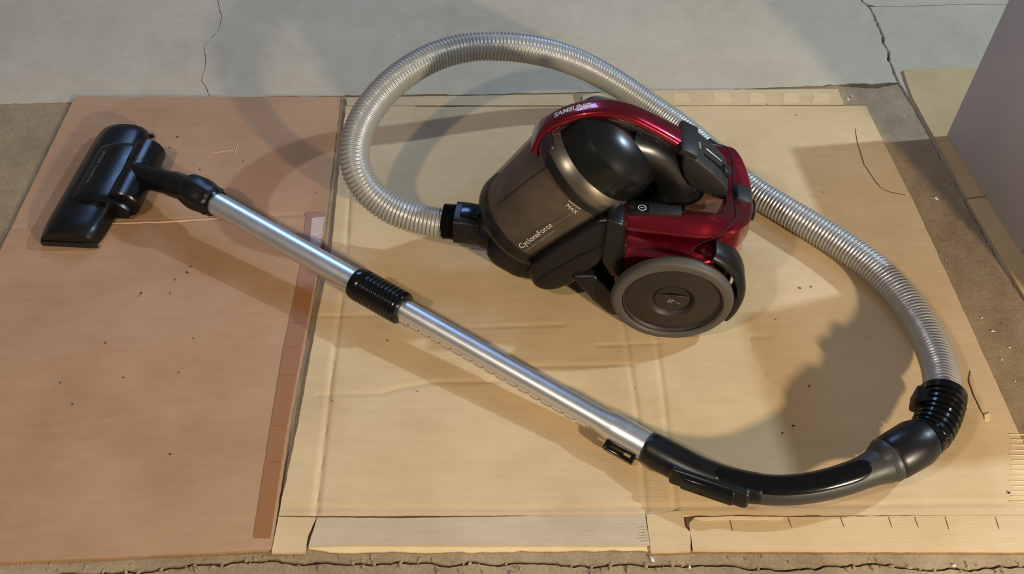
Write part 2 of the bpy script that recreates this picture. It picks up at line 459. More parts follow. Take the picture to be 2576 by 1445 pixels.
def ribbon(name, pts, w, mat, parent, z, h=0.0006):
    P, s = resample([tuple(p)[:2] for p in pts], 0.008); L = s[-1]; V, F = [], []
    T = np.gradient(P, axis=0); T /= np.linalg.norm(T, axis=1)[:, None]
    for i, p in enumerate(P):
        n = np.array((-T[i][1], T[i][0])); k = w * (0.35 + 0.65 * math.sin(math.pi * min(1, max(0.03, s[i] / L)))) * (0.8 + 0.5 * mnoise.noise((s[i] * 60, 3, 3)))
        q = p + n * 0.001 * mnoise.noise((s[i] * 40, 1, 8))
        for a, zz in ((-1, z - 0.001), (-0.6, z + h), (0.6, z + h), (1, z - 0.001)):
            V.append((q[0] + n[0] * k * a, q[1] + n[1] * k * a, zz))
    for i in range(len(P) - 1):
        for j in range(3): F.append((i * 4 + j, i * 4 + j + 1, i * 4 + j + 5, i * 4 + j + 4))
    return obj(name, V, F, mat, parent, smooth=0)

TL = 0.006
left_sheet = empty('cardboard_sheet', (-0.62, 1.02, 0))
tag(left_sheet, 'reddish brown cardboard sheet under the floor nozzle, taped along its right edge', 'cardboard')
le = [g2(858, 244), g2(836, 430), g2(817, 590), g2(800, 700), g2(772, 850), g2(728, 1080), g2(684, 1388)]
sheet('panel', [(-0.905, 0.3), (-0.886, 1.073), (-0.894, 1.6)], sorted(le, key=lambda p: p[1]), (0.506, 1.519), left_sheet, MAT_CARD_L, 0.0, TL,
      [([g2(-200, 585), g2(60, 580), g2(290, 568), g2(700, 548), g2(815, 543)], 0.0022, 0.0030)], 11, wave=0.0008, skew=0.030)
ztL = TL + 0.0006
tp = [(g2(px, py)) for px, py in [(838, 540), (818, 640), (792, 745), (760, 900), (722, 1105), (690, 1360)]]
tpi = [(g2(px, py)) for px, py in [(772, 540), (762, 645), (744, 745), (712, 900), (680, 1100), (640, 1360)]]
tpo = [(float(np.interp(p[1], [q[1] for q in reversed(le)], [q[0] for q in reversed(le)])) - 0.003, p[1]) for p in tp]
strip('tape_strip', tpo + tpi[::-1], MAT_TAPE, left_sheet, ztL, 0.0004, 0.0006, 3)
for k, yy in enumerate((806, 822, 882, 952, 1080, 1172)):
    a = tpo; ya = at(700, yy).y
    xr_ = np.interp(ya, [p[1] for p in reversed(tpo)], [p[0] for p in reversed(tpo)]); xl_ = np.interp(ya, [p[1] for p in reversed(tpi)], [p[0] for p in reversed(tpi)])
    ribbon('tape_wrinkle', [(xl_ + 0.004, ya), ((xl_ + xr_) / 2, ya + 0.0015), (xr_ - 0.002, ya + 0.001)], 0.0012, MAT_TAPE, left_sheet, ztL + 0.0003, 0.0009)
MAT_TAPE_GLINT = M('tape_glint', lin(190, 160, 140), 0.12, spec=0.6)  # pale glossy patch, added to stand in for a glint on the packing tape
MAT_TAPE_GLINT.bump(MAT_TAPE_GLINT.noise(160, 3, 0.6, (0.3, 2.2, 1)), 0.8, 0.002)
strip('tape_glint_patch', [g2(786, 556), g2(818, 552), g2(806, 640), g2(782, 620)], MAT_TAPE_GLINT, left_sheet, ztL, 0.0005, 0.0015, 5)
ribbon('raised_edge', [g2(285, 569), g2(400, 566), g2(552, 557)], 0.0022, MAT_CARD_LP, left_sheet, ztL + 0.0002, 0.0012)
ribbon('scuff', [g2(528, 392), g2(560, 388), g2(594, 383)], 0.0010, MAT_CARD_LP, left_sheet, ztL - 0.0002, 0.0004)
ribbon('scuff', [g2(590, 400), g2(595, 384), g2(600, 366)], 0.0010, MAT_CARD_LP, left_sheet, ztL - 0.0002, 0.0004)

TR = 0.005
right_sheet = empty('cardboard_sheet', (0.2, 1.02, 0))
tag(right_sheet, 'large tan flattened cardboard box lying under the vacuum cleaner body', 'cardboard')
rl = [g2(872, 262), g2(857, 400), g2(834, 640), g2(800, 800), g2(750, 1080), g2(702, 1302)]
rr = [g2(2178, 272), g2(2200, 320), g2(2300, 520), g2(2400, 740), g2(2500, 960), g2(2576, 1130), (0.745, 0.5)]
cre = [([g2(893, 262), g2(868, 700), g2(835, 950), g2(795, 1302)], 0.0030, 0.0035),
       ([g2(1560, 780), g2(1580, 900), g2(1602, 1040), g2(1625, 1300)], 0.0022, 0.0030),
       ([g2(1640, 780), g2(1655, 900), g2(1668, 1000), g2(1700, 1300)], 0.0020, 0.0030),
       ([g2(800, 998), g2(960, 994), g2(1010, 980), g2(1100, 966), g2(1300, 963)], 0.0016, 0.0030),
       ([g2(1340, 926), g2(1480, 925), g2(1600, 922)], 0.0014, 0.0026),
       ([g2(795, 800), g2(960, 798)], 0.0014, 0.0026),
       ([g2(1130, 830), g2(1420, 822)], 0.0012, 0.0026),
       ([g2(1500, 875), g2(1660, 868)], 0.0012, 0.0026),
       ([g2(1886, 850), g2(1890, 885), g2(1925, 950)], 0.0010, 0.003), ([g2(1886, 852), g2(1930, 852)], 0.0008, 0.0026),
       ([g2(700, 1282), g2(1300, 1284), g2(2600, 1270)], 0.0012, 0.0030),
       ([g2(1045, 272), g2(1440, 272), g2(2112, 262)], 0.0018, 0.0025)]
sheet('panel', sorted(rl, key=lambda p: p[1]), sorted(rr, key=lambda p: p[1]), (at(1288, 1302).y, at(1288, 272).y), right_sheet, MAT_CARD_R, 0.0, TR, cre, 21, wave=0.0010)
zr = TR + 0.0006
# upper flaps
strip('flap', [g2(874, 270), g2(872, 250), g2(1440, 242), g2(1446, 262), g2(1455, 270)], MAT_CARD_R, right_sheet, 0.0002, TR - 0.0005, 0.0008, 4)
strip('flap', [g2(1462, 270), g2(1468, 244), g2(1540, 233), g2(1800, 231), g2(2106, 228), g2(2122, 268)], MAT_CARD_R, right_sheet, 0.0002, TR - 0.0005, 0.0008, 5)
for x0 in (1530, 1605, 1690, 1790, 1880, 1965, 2040):
    k_ = (x0 * 7) % 11; strip('torn_ply', [g2(x0 + k_, 239), g2(x0 + 40, 238 + k_ * 0.4), g2(x0 + 50 - k_, 252), g2(x0 + 44, 263), g2(x0 + 2 * k_ - 4, 264), g2(x0 + 8 - k_, 251)], MAT_CARD_TORN, right_sheet, TR - 0.0004, 0.0005, 0.0024, x0)
# lower flaps
strip('flap', [g2(702, 1305), g2(797, 1307), g2(776, 1350), g2(768, 1395), g2(684, 1396)], MAT_CARD_R, right_sheet, 0.0, TR, 0.0006, 6)
strip('flap', [g2(800, 1307), g2(1000, 1309), g2(1300, 1304), g2(1622, 1300), g2(1634, 1378), g2(1200, 1378), g2(900, 1376), g2(777, 1380)], MAT_CARD_G, right_sheet, 0.0008, TR - 0.0004, 0.0006, 7)
strip('torn_ply', [g2(778, 1372), g2(1634, 1370), g2(1634, 1387), g2(1300, 1388), g2(1210, 1392), g2(1000, 1389), g2(830, 1393), g2(778, 1382)], MAT_CARD_PALE, right_sheet, -0.0004, 0.0028, 0.0022, 8)
strip('flap', [g2(1625, 1300), g2(1716, 1290), g2(1722, 1330), g2(1735, 1345), g2(1736, 1392), g2(1636, 1394)], MAT_CARD_R, right_sheet, 0.0, TR + 0.0006, 0.0006, 9)
strip('flap', [g2(1732, 1322), g2(1745, 1309), g2(1980, 1306), g2(2300, 1303), g2(2640, 1302), g2(2640, 1392), g2(2200, 1391), g2(1742, 1390)], MAT_CARD_R, right_sheet, 0.0004, TR, 0.0007, 10)
strip('torn_ply', [g2(1745, 1308), g2(1840, 1304), g2(1970, 1306), g2(1966, 1314), g2(1840, 1313), g2(1765, 1315)], MAT_CARD_PALE, right_sheet, TR - 0.0002, 0.0012, 0.0008, 12)
for px in (1832, 1980, 2112, 2232, 2298, 2374, 2500):
    ribbon('tear', [g2(px, 1306), g2(px + 4, 1318), g2(px + 10, 1332 + (px % 3) * 5)], 0.0013, MAT_CARD_DARK, right_sheet, TR + 0.0006, 0.0003)
ribbon('tear', [g2(1745, 1302), g2(1900, 1303), g2(2060, 1301)], 0.0022, MAT_CARD_DARK, right_sheet, TR - 0.0004, 0.0004)
ribbon('tear', [g2(2150, 330), g2(2156, 370), g2(2172, 420), g2(2195, 455), g2(2215, 480), g2(2240, 490), g2(2276, 497)], 0.0012, MAT_CARD_DARK, right_sheet, zr, 0.0004)
ribbon('tear', [g2(2438, 940), g2(2434, 965), g2(2446, 1000), g2(2462, 1035), g2(2477, 1057)], 0.0016, MAT_CARD_DARK, right_sheet, zr, 0.0004)
strip('torn_ply', [g2(2472, 1050), g2(2486, 1046), g2(2486, 1064), g2(2474, 1062)], MAT_CARD_PALE, right_sheet, TR - 0.0005, 0.0022)
for k in range(14):
    yy = 1098 + k * 13
    ribbon('crushed_flute', [g2(2535 + (k * 7) % 9, yy), g2(2576 + (k * 5) % 11, yy + 1)], 0.0010, MAT_CARD_PALE, right_sheet, zr, 0.0003)
for k in range(6):
    ribbon('crushed_flute', [g2(1600 + (k * 7) % 9, 1332 + k * 7), g2(1630, 1329 + k * 7)], 0.0008, MAT_CARD_DARK, right_sheet, TR + 0.0002, 0.0003)

# ------------------------------------------------------------------ fibreboards and white cabinets at the right
def board(name, pts, label):
    o = strip(name, pts, MAT_BOARD, None, -0.0018, 0.0050, 0.0004, 3)
    return tag(o, label, 'board')
board('fibreboard', [g2(2270, 178), g2(2350, 176), (1.45, 1.63), (1.45, 1.265), g2(2468, 497), g2(2432, 501), g2(2340, 332), g2(2293, 246)], 'tan fibreboard on the floor at the back corner of the white cabinet')
board('fibreboard', [g2(2431, 505), g2(2474, 500), (1.45, 1.255), (1.45, 0.55), (0.80, 0.55), g2(2632, 845)], 'brown shaded fibreboard along the lower side of the white cabinet')
ZB = 0.0033
cx0 = Vector((0.850, 1.398)); cdir = Vector((0.032, -0.325)).normalized(); cper = Vector((-cdir.y, cdir.x)) * 1.0
def cabinet(name, s0, s1, w, h, label, off=0.0, drawers=2):
    c = empty(name, (*(cx0 + cdir * (s0 + s1) / 2 + cper * (off + w / 2)), ZB))
    tag(c, label, 'cabinet')
    P = lambda a, b, z: Vector((*(cx0 + cdir * a + cper * (off + b)), z))
    e1 = Vector((*cdir, 0)); e2 = Vector((*cper, 0)); e3 = Vector((0, 0, 1))
    V, F = box(P((s0 + s1) / 2, w / 2, ZB + h / 2), e1, e2, e3, ((s1 - s0) / 2 - 0.0005, w / 2, h / 2), 0.0025)
    obj('body', V, F, MAT_WHITE, c)
    for k in range(drawers):
        hh = h / drawers
        V, F = box(P((s0 + s1) / 2, w + 0.008, ZB + hh * (k + 0.5)), e1, e2, e3, ((s1 - s0) / 2 - 0.004, 0.008, hh / 2 - 0.004), 0.002)
        d = obj('drawer_front', V, F, MAT_WHITE, c)
        V, F = box(P((s0 + s1) / 2, w + 0.022, ZB + hh * (k + 0.5)), e1, e2, e3, (0.05, 0.006, 0.006), 0.002)
        obj('handle', V, F, MAT_SILVER, d)
    return c
cabinet('white_cabinet', 0.0, 0.318, 0.36, 0.322, 'plain white cabinet side standing on fibreboard at the right edge')
cabinet('white_cabinet', 0.319, 0.56, 0.36, 0.49, 'taller white cabinet beside the low one, just past the right edge', drawers=3)

# ------------------------------------------------------------------ vacuum cleaner
VO = Vector((0.25975, 1.03768, 0.0051))
VRZ = math.atan2(0.116, -0.993)
vac = empty('vacuum_cleaner', VO, VRZ)
tag(vac, 'burgundy and black bagless vacuum cleaner with silver hose, telescopic pipe and floor nozzle', 'vacuum cleaner')
VM = parent_matrix(vac)
ZV = VO.z
def L(name, vf, mat, parent=vac, smooth=35, label=None):
    """part in the cleaner's own frame: x forward to the hose inlet, y to its right-hand wheel, z up"""
    return obj(name, vf[0], vf[1], mat, parent, smooth, world_in=False, label=label)
def Wd(name, vf, mat, parent=vac, smooth=35, label=None):
    return obj(name, vf[0], vf[1], mat, parent, smooth, world_in=True, label=label)
def uprism(poly, v0, v1, bevel=0.004, segs=3):
    return prism(poly, lambda p, s: Vector((p[0], v0 if s < 0 else v1, p[1])), bevel, segs)

# --- chassis
ch = L('chassis', uprism([(0.118, 0.170), (0.125, 0.085), (0.10, 0.022), (0.05, 0.014), (-0.055, 0.016), (-0.092, 0.045), (-0.094, 0.120), (-0.070, 0.168), (0.02, 0.180), (0.085, 0.190)], -0.086, 0.086, 0.008), MAT_BLACK)
for s in (1, -1):
    lo, hi = (0.080, 0.112) if s > 0 else (-0.112, -0.080)
    L('side_strut', uprism([(0.156, 0.088), (0.120, 0.036), (0.092, 0.006), (0.055, 0.006), (0.085, 0.060), (0.118, 0.096)], lo, hi, 0.006), MAT_BLACK, ch)
    lo, hi = (0.070, 0.114) if s > 0 else (-0.114, -0.070)
    L('front_post', uprism([(0.110, 0.222), (0.112, 0.130), (0.095, 0.098), (0.070, 0.098), (0.084, 0.216)], lo, hi, 0.006), MAT_BLACK, ch)
    # fender behind the wheel
    def fend(i, j, s=s):
        a = math.radians(118 + i * (208 - 118) / 24)
        v0, v1 = 0.082, 0.136
        ro, ri = 0.1095, 0.097
        sec = [(ri, v0), (ro - 0.004, v0), (ro, v0 + 0.01), (ro, v1 - 0.012), (ro - 0.004, v1 - 0.003), (ro - 0.008, v1), (ri, v1)]
        r, vv = sec[j]
        return (r * math.cos(a), s * vv, 0.092 + r * math.sin(a))
    V, F = grid(25, 7, fend, wrap=True); F.append(range(7)); F.append(range(24 * 7, 25 * 7))
    L('wheel_fender', (V, F), MAT_BLACK, ch)
L('reflection_tinted_deck', uprism([(-0.006, 0.180), (-0.070, 0.178), (-0.070, 0.188), (-0.006, 0.194)], -0.048, 0.048, 0.002), MAT_DECK_REFLECTION, ch)  # recess floor, its reflection put into the colour

# --- burgundy body shell: a horseshoe around the back, split from the rear cover by a seam
K = [(0.084, 0.074), (0.060, 0.077), (0.025, 0.080), (-0.010, 0.082), (-0.042, 0.079), (-0.064, 0.063), (-0.075, 0.034), (-0.078, 0.0)]
K = K + [(x, -y) for x, y in K[-2::-1]]
KP, ks = resample(spline(K, 10), 0.0032)
NT = len(KP); mid = (NT - 1) / 2
KT = np.gradient(KP, axis=0); KT /= np.linalg.norm(KT, axis=1)[:, None]
KN = np.stack([KT[:, 1], -KT[:, 0]], 1)
if KN[0][1] < 0: KN = -KN
def polyl(P, n):
    P = [np.array(p) for p in P]; return [P[i] + (P[i + 1] - P[i]) * k / n for i in range(len(P) - 1) for k in range(n)] + [P[-1]]
side_prof = spline([(-0.036, 0.165), (-0.022, 0.194), (-0.009, 0.211), (0.002, 0.2135), (0.013, 0.206), (0.0225, 0.191), (0.0205, 0.174), (0.0275, 0.158), (0.037, 0.147), (0.036, 0.118), (0.035, 0.085)], 6)
rear_prof = polyl([(-0.020, 0.158), (-0.012, 0.188), (-0.009, 0.1915), (-0.004, 0.1925), (0.016, 0.1885), (0.030, 0.1840), (0.0330, 0.1800), (0.0340, 0.1580), (0.0300, 0.1530), (0.031, 0.120), (0.027, 0.060)], 6)
NJ = len(side_prof)
def shell_pt(i, j, lift=0.0):
    i0 = int(i); fi = i - i0; i1 = min(NT - 1, i0 + 1)
    p = KP[i0] * (1 - fi) + KP[i1] * fi; n = KN[i0] * (1 - fi) + KN[i1] * fi
    j0 = int(j); fj = j - j0; j1 = min(NJ - 1, j0 + 1)
    pa = side_prof[j0] * (1 - fj) + side_prof[j1] * fj; pb = rear_prof[j0] * (1 - fj) + rear_prof[j1] * fj
    rho = max(0.0, min(1.0, (-n[0] - 0.12) / 0.62)); rho = rho * rho * (3 - 2 * rho)
    d, w = pa * (1 - rho) + pb * rho
    q = p + n * (d + lift)
    w = w + 0.020 * rho * max(0.0, min(1.0, (w - 0.15) / 0.03)) * min(1.0, abs(q[1]) / 0.085) ** 1.5
    return (q[0], q[1], w + lift)
half = NT * 0.315
def seam_j(i):
    x = abs(i - mid) / half
    return 20.0 + (50 - 20.0) * x ** 2.6 if x < 1 else 1e9
VV = [shell_pt(i, j) for i in range(NT) for j in range(NJ)]
fa, fb = [], []
for i in range(NT - 1):
    for j in range(NJ - 1):
        q = (i * NJ + j, i * NJ + j + 1, (i + 1) * NJ + j + 1, (i + 1) * NJ + j)
        (fb if j + 0.5 > seam_j(i + 0.5) else fa).append(q)
def compact(V, F):
    used = sorted({i for f in F for i in f}); mp = {k: n for n, k in enumerate(used)}
    return [V[k] for k in used], [[mp[i] for i in f] for f in F]
shell = L('body_shell', compact(VV, fa), MAT_RED, smooth=60)
rear = L('rear_cover', compact(VV, fb), MAT_RED, smooth=24)
sp = [shell_pt(i, min(NJ - 1, seam_j(i)), 0.0002) for i in np.linspace(mid - half * 0.998, mid + half * 0.998, 90)]
L('seam', tube(sp, 0.0011, 8), MAT_SEAM, rear)
# power button and its printed sign on the right-hand shoulder
def shoulder_frame(i, j):
    a, b = Vector(shell_pt(i, j)), Vector(shell_pt(i + 1.5, j)); c = Vector(shell_pt(i, j + 2))
    t = (b - a).normalized(); s = (c - a).normalized(); n = t.cross(s).normalized()
    if n.z < 0: n = -n
    return a, t, s, n
def near_i(u_): return min(range(int(mid)), key=lambda k: abs(KP[k][0] - u_))
a, t_, s_, n_ = shoulder_frame(near_i(0.030), 18)
bt = L('power_button', box(Vector((0.027, 0.078, 0.2135)), Vector((-1, -0.02, -0.02)).normalized(), Vector((0, 1, 0)), Vector((0, 0, 1)), (0.024, 0.009, 0.0055), 0.002), MAT_BLACK_MATT, shell)
L('power_button_bed', box(Vector((0.052, 0.074, 0.2085)), Vector((1, 0, 0)), Vector((0, 1, 0)), Vector((0, 0, 1)), (0.030, 0.013, 0.008), 0.005), MAT_BLACK, shell)
def power_sign():
    V, F = [], []
    c = Vector((0.060, 0.078, 0.2169)); n = 28
    for k in range(n):
        a_ = 2 * math.pi * k / n
        for r in (0.0050, 0.0063): V.append(c + Vector((r * math.cos(a_), r * math.sin(a_), 0)))
    for k in range(n): F.append((2 * k, 2 * k + 1, (2 * k + 3) % (2 * n), (2 * k + 2) % (2 * n)))
    b = len(V)
    for x, y in ((-0.0030, -0.0006), (0.0030, -0.0006), (0.0030, 0.0006), (-0.0030, 0.0006)): V.append(c + Vector((x, y, 0)))
    F.append((b, b + 1, b + 2, b + 3)); return V, F
L('power_sign', power_sign(), MAT_PRINT, shell, label='white printed power sign')
# latch at the top of the rear cover
L('latch', box((-0.094, 0.004, 0.190), Vector((-0.93, 0, -0.36)).normalized(), (0, 1, 0), Vector((-0.36, 0, 0.93)).normalized(), (0.013, 0.017, 0.006), 0.003), MAT_BLACK_MATT, rear, label='small black release latch')
L('cable_outlet', box((-0.112, 0.012, 0.168), (1, 0, 0), (0, 1, 0), (0, 0, 1), (0.004, 0.014, 0.011), 0.003), MAT_BLACK, rear)

# --- dust bin and what sits on its axis
PH = 0.9003
AX = Vector((math.cos(PH), 0, -math.sin(PH))); BX = Vector((math.sin(PH), 0, math.cos(PH))); TP = Vector((0.143, 0, 0.2236))
def axl(profile, n=72): return lathe(profile, TP, AX, n, ref=(0, 1, 0))
def ax_pt(s, r, ang, lift=0.0):
    """point on the bin: s down the axis, ang from the top front edge (0) to the right-hand side (90)"""
    a_ = math.radians(ang)
    return TP + AX * s + (BX * math.cos(a_) + Vector((0, 1, 0)) * math.sin(a_)) * (r + lift)
bin_r = lambda s: 0.0935 + (0.0845 - 0.0935) * s / 0.161
dbin = L('dust_bin', axl([(0.0, 0.0935), (0.03, bin_r(0.03)), (0.08, bin_r(0.08)), (0.13, bin_r(0.13)), (0.152, bin_r(0.152)), (0.159, 0.082), (0.161, 0.078), (0.161, 0.0), ][:-1]), MAT_BIN, label='smoky see-through dust bin')
L('dust_lining', axl([(0.004, 0.0), (0.004, 0.0890), (0.06, 0.0855), (0.15, 0.0800), (0.156, 0.076), (0.156, 0.0)]), MAT_DUST, dbin)
def bin_patch(s0, s1, a0, a1, lift, n1=14, n2=20):
    return grid(n1, n2, lambda i, j: ax_pt(s0 + (s1 - s0) * i / (n1 - 1), bin_r(s0 + (s1 - s0) * i / (n1 - 1)), a0 + (a1 - a0) * j / (n2 - 1), lift))
# printed lettering wrapped around the bin; x runs up the bin, y towards its top
def wrap_bin(txt, size, s_start, ang0, up_sign=-1):
    V, F = subdiv_text(*text2d(txt, size), 0.004)
    out = []
    for x, y in V:
        s_ = s_start - x; r = bin_r(s_)
        out.append(ax_pt(s_, r, ang0 - math.degrees(y / r), 0.0004))
    return out, F
L('brand_print', wrap_bin('CycloneForce', 0.0135, 0.142, 86), MAT_PRINT, dbin)
L('slogan_print', wrap_bin('with Anti-Tangle Turbine', 0.0066, 0.140, 92), MAT_PRINT_DIM, dbin)
def wrap_line(pts, w):
    P, _ = resample(pts, 0.004); V, F = [], []
    T = np.gradient(P, axis=0); T /= np.linalg.norm(T, axis=1)[:, None]
    for i, p in enumerate(P):
        n = np.array((-T[i][1], T[i][0]))
        for k in (-1, 1):
            q = p + n * w * k / 2; r = 0.09
            V.append(ax_pt(q[0], bin_r(q[0]), math.degrees(q[1] / r), 0.0004))
    for i in range(len(P) - 1): F.append((2 * i, 2 * i + 1, 2 * i + 3, 2 * i + 2))
    return V, F
rad = lambda d_: math.radians(d_) * 0.09
L('level_line', wrap_line([(0.058, rad(86)), (0.014, rad(87))], 0.0006), MAT_PRINT_DIM, dbin)
L('level_line', wrap_line([(0.010, rad(75)), (0.008, rad(89))], 0.0011), MAT_PRINT, dbin)
L('bracket_print', wrap_line([(0.1435, rad(78)), (0.1435, rad(93))], 0.0006), MAT_PRINT_DIM, dbin)
def wrap_bin_side(txt, size, s0, ang0):
    V, F = subdiv_text(*text2d(txt, size), 0.004)
    return [ax_pt(s0 + (0.0 - y), bin_r(s0 - y), ang0 + math.degrees(x / 0.09), 0.0004) for x, y in V], F
L('bin_rib', wrap_line([(0.004, rad(38)), (0.126, rad(32))], 0.0016), MAT_SEAM, dbin)
L('max_print', wrap_bin_side('MAX', 0.0095, 0.021, 77), MAT_PRINT, dbin)
# bottom cap and inlet
base = L('bin_base', axl([(0.150, 0.0800), (0.152, 0.0850), (0.164, 0.0850), (0.174, 0.081), (0.184, 0.068), (0.190, 0.050), (0.190, 0.0)]), MAT_BLACK)
L('nose', uprism([(0.302, 0.074), (0.288, 0.046), (0.252, 0.020), (0.215, 0.014), (0.190, 0.045), (0.215, 0.100), (0.262, 0.100)], -0.066, 0.066, 0.014, 4), MAT_BLACK, base)
ip = spline([(0.235, 0, 0.080), (0.275, 0, 0.066), (0.300, 0, 0.066), (0.326, 0, 0.074)], 8)
L('inlet_duct', tube(ip, lambda i: 0.043 - 0.012 * i / (len(ip) - 1), 32), MAT_BLACK, base)
# cradle: trough hugging the lower half of the bin with a thick arm on each side
def cradle(i, j):
    s_ = -0.020 + i * (0.172 + 0.020) / 40
    aa = 108 + (252 - 108) * j / 44; dd = abs(aa - 180) / 68
    f = max(0.0, min(1.0, (s_ + 0.030) / 0.208))
    arm = 0.009
    return s_, aa, arm
Vo, Fo = grid(41, 45, lambda i, j: ax_pt(cradle(i, j)[0], 0.088, cradle(i, j)[1], cradle(i, j)[2]))
Vi, Fi = grid(41, 45, lambda i, j: ax_pt(cradle(i, j)[0], 0.088, cradle(i, j)[1], 0.002 if cradle(i, j)[0] > 0 else 0.008))
V, F = join((Vo, Fo), (Vi, Fi)); n = 41 * 45
ring = [j for j in range(45)] + [i * 45 + 44 for i in range(1, 41)] + [40 * 45 + j for j in range(43, -1, -1)] + [i * 45 for i in range(39, 0, -1)]
for k in range(len(ring)): F.append((ring[k], ring[(k + 1) % len(ring)], ring[(k + 1) % len(ring)] + n, ring[k] + n))
cr = L('bin_cradle', (V, F), MAT_BLACK, smooth=50)
for sd_ in (1, -1):
    lo, hi = (0.070, 0.101) if sd_ > 0 else (-0.101, -0.070)
    L('side_arm', uprism([(0.124, 0.204), (0.170, 0.153), (0.214, 0.100), (0.224, 0.074), (0.216, 0.044), (0.200, 0.036), (0.178, 0.040), (0.155, 0.056), (0.130, 0.083), (0.105, 0.125), (0.083, 0.168), (0.088, 0.212)], lo, hi, 0.009, 4), MAT_BLACK, cr)
    lo, hi = (0.090, 0.1045) if sd_ > 0 else (-0.1045, -0.090)
    L('arm_ridge', uprism([(0.150, 0.128), (0.205, 0.072), (0.213, 0.052), (0.196, 0.041), (0.178, 0.046), (0.156, 0.062), (0.132, 0.088), (0.108, 0.128), (0.092, 0.160), (0.094, 0.176)], lo, hi, 0.006, 3), MAT_BLACK, cr)
# rim, gunmetal ring and lid
lid = L('bin_lid', axl([(-0.028, 0.0), (-0.028, 0.083), (-0.034, 0.083), (-0.062, 0.0795), (-0.070, 0.0770), (-0.0745, 0.0720), (-0.083, 0.064), (-0.092, 0.050), (-0.098, 0.032), (-0.100, 0.0)]), MAT_LID, smooth=28)
L('rim_band', axl([(0.002, 0.090), (0.004, 0.0955), (-0.008, 0.0965), (-0.010, 0.094), (-0.010, 0.080)]), MAT_BLACK, lid)
L('metal_ring', axl([(-0.009, 0.0940), (-0.012, 0.0940), (-0.026, 0.0865), (-0.030, 0.0840), (-0.030, 0.080)]), MAT_SILVER, lid, label='gunmetal ring around the lid')
dp = spline([(0.090, 0, 0.272), (0.058, 0, 0.262), (0.028, 0, 0.238), (0.010, 0, 0.205), (0.004, 0, 0.170)], 8)
L('air_duct', tube(dp, lambda i: 0.043 - 0.008 * math.sin(math.pi * min(1, i / len(dp))), 36, up=(0, 1, 0)), MAT_LID, lid)
L('duct_flange', lathe([(0, 0.035), (0, 0.044), (0.006, 0.045), (0.022, 0.058), (0.026, 0.058)], (0.008, 0, 0.196), (0.05, 0, -1), 36), MAT_BLACK, lid)

# --- carry handle
hp = spline([(0.222, 0, 0.266), (0.212, 0, 0.288), (0.192, 0, 0.308), (0.160, 0, 0.3245), (0.125, 0, 0.331), (0.092, 0, 0.326), (0.060, 0, 0.312), (0.030, 0, 0.296), (0.008, 0, 0.283)], 10)
nh = len(hp)
def hsec(i):
    f = i / (nh - 1)
    w = 0.0175 + 0.020 * max(0, 1 - f / 0.20) ** 1.3 + 0.004 * max(0, (f - 0.6) / 0.4)
    h = 0.0085 + 0.002 * max(0, 1 - f / 0.2)
    return sup(w, h, 3.0, 32)
hnd = L('carry_handle', sweep(hp, hsec, up=(0.3, 0, 1)), MAT_RED, smooth=45)
up_ = [np.array(p) + np.array((-0.1, 0, -1)) * 0.0115 for p in hp[14:]]
def usec(i):
    f = i / (len(up_) - 1); return sup(0.0165, 0.0085 + 0.005 * max(0, (f - 0.5) / 0.5), 3.0, 24)
L('grip_underside', sweep(up_, usec, up=(0.3, 0, 1)), MAT_BLACK_MATT, hnd)
L('release_trigger', uprism([(0.075, 0.305), (0.020, 0.282), (0.004, 0.262), (0.014, 0.256), (0.040, 0.276), (0.058, 0.283), (0.072, 0.292)], -0.014, 0.014, 0.004), MAT_BLACK, hnd)
def clip_pt(i, j, th):
    x = i / 14; y = j / 28
    e = (math.sin(math.pi * min(1, max(0, x))) ** 0.35 if 0 < x < 1 else 0) * (math.sin(math.pi * y) ** 0.35 if 0 < y < 1 else 0)
    s_ = 0.010 - 0.030 * x; half = 40 - 12 * x
    return ax_pt(s_, 0.0930, -half + 2 * half * y, th * e)
Va, Fa = grid(15, 29, lambda i, j: clip_pt(i, j, 0.006)); Vb, Fb = grid(15, 29, lambda i, j: clip_pt(i, j, -0.002))
L('root_clip', join((Va, Fa), (Vb, Fb)), MAT_PLUM, hnd, smooth=60)
# lettering that follows the arch
HL = np.r_[0, np.cumsum([np.linalg.norm(np.array(b_) - np.array(a_)) for a_, b_ in zip(hp, hp[1:])])]
hfr = frames(hp, (0.3, 0, 1))
def on_handle(x, y):
    k = np.interp(x, HL, np.arange(nh)); i0 = int(min(nh - 2, k)); f = k - i0
    p = np.array(hp[i0]) * (1 - f) + np.array(hp[i0 + 1]) * f
    t, s, u_ = hfr[i0]
    sec = hsec(int(round(k))); w = max(q[0] for q in sec); h = max(q[1] for q in sec)
    yy = max(-0.98, min(0.98, y / w))
    z = h * (1 - abs(yy) ** 3.0) ** (1 / 3.0)
    return Vector(p + s * y + u_ * (z + 0.0004))
V, F = subdiv_text(*text2d('SAMSUNG', 0.0140, bold=0.0005), 0.003)
sgn = 1 if hfr[20][1][1] > 0 else -1
L('brand_print', ([on_handle(0.050 + x * 0.84, sgn * (0.0060 - y)) for x, y in V], F), MAT_PRINT, hnd)

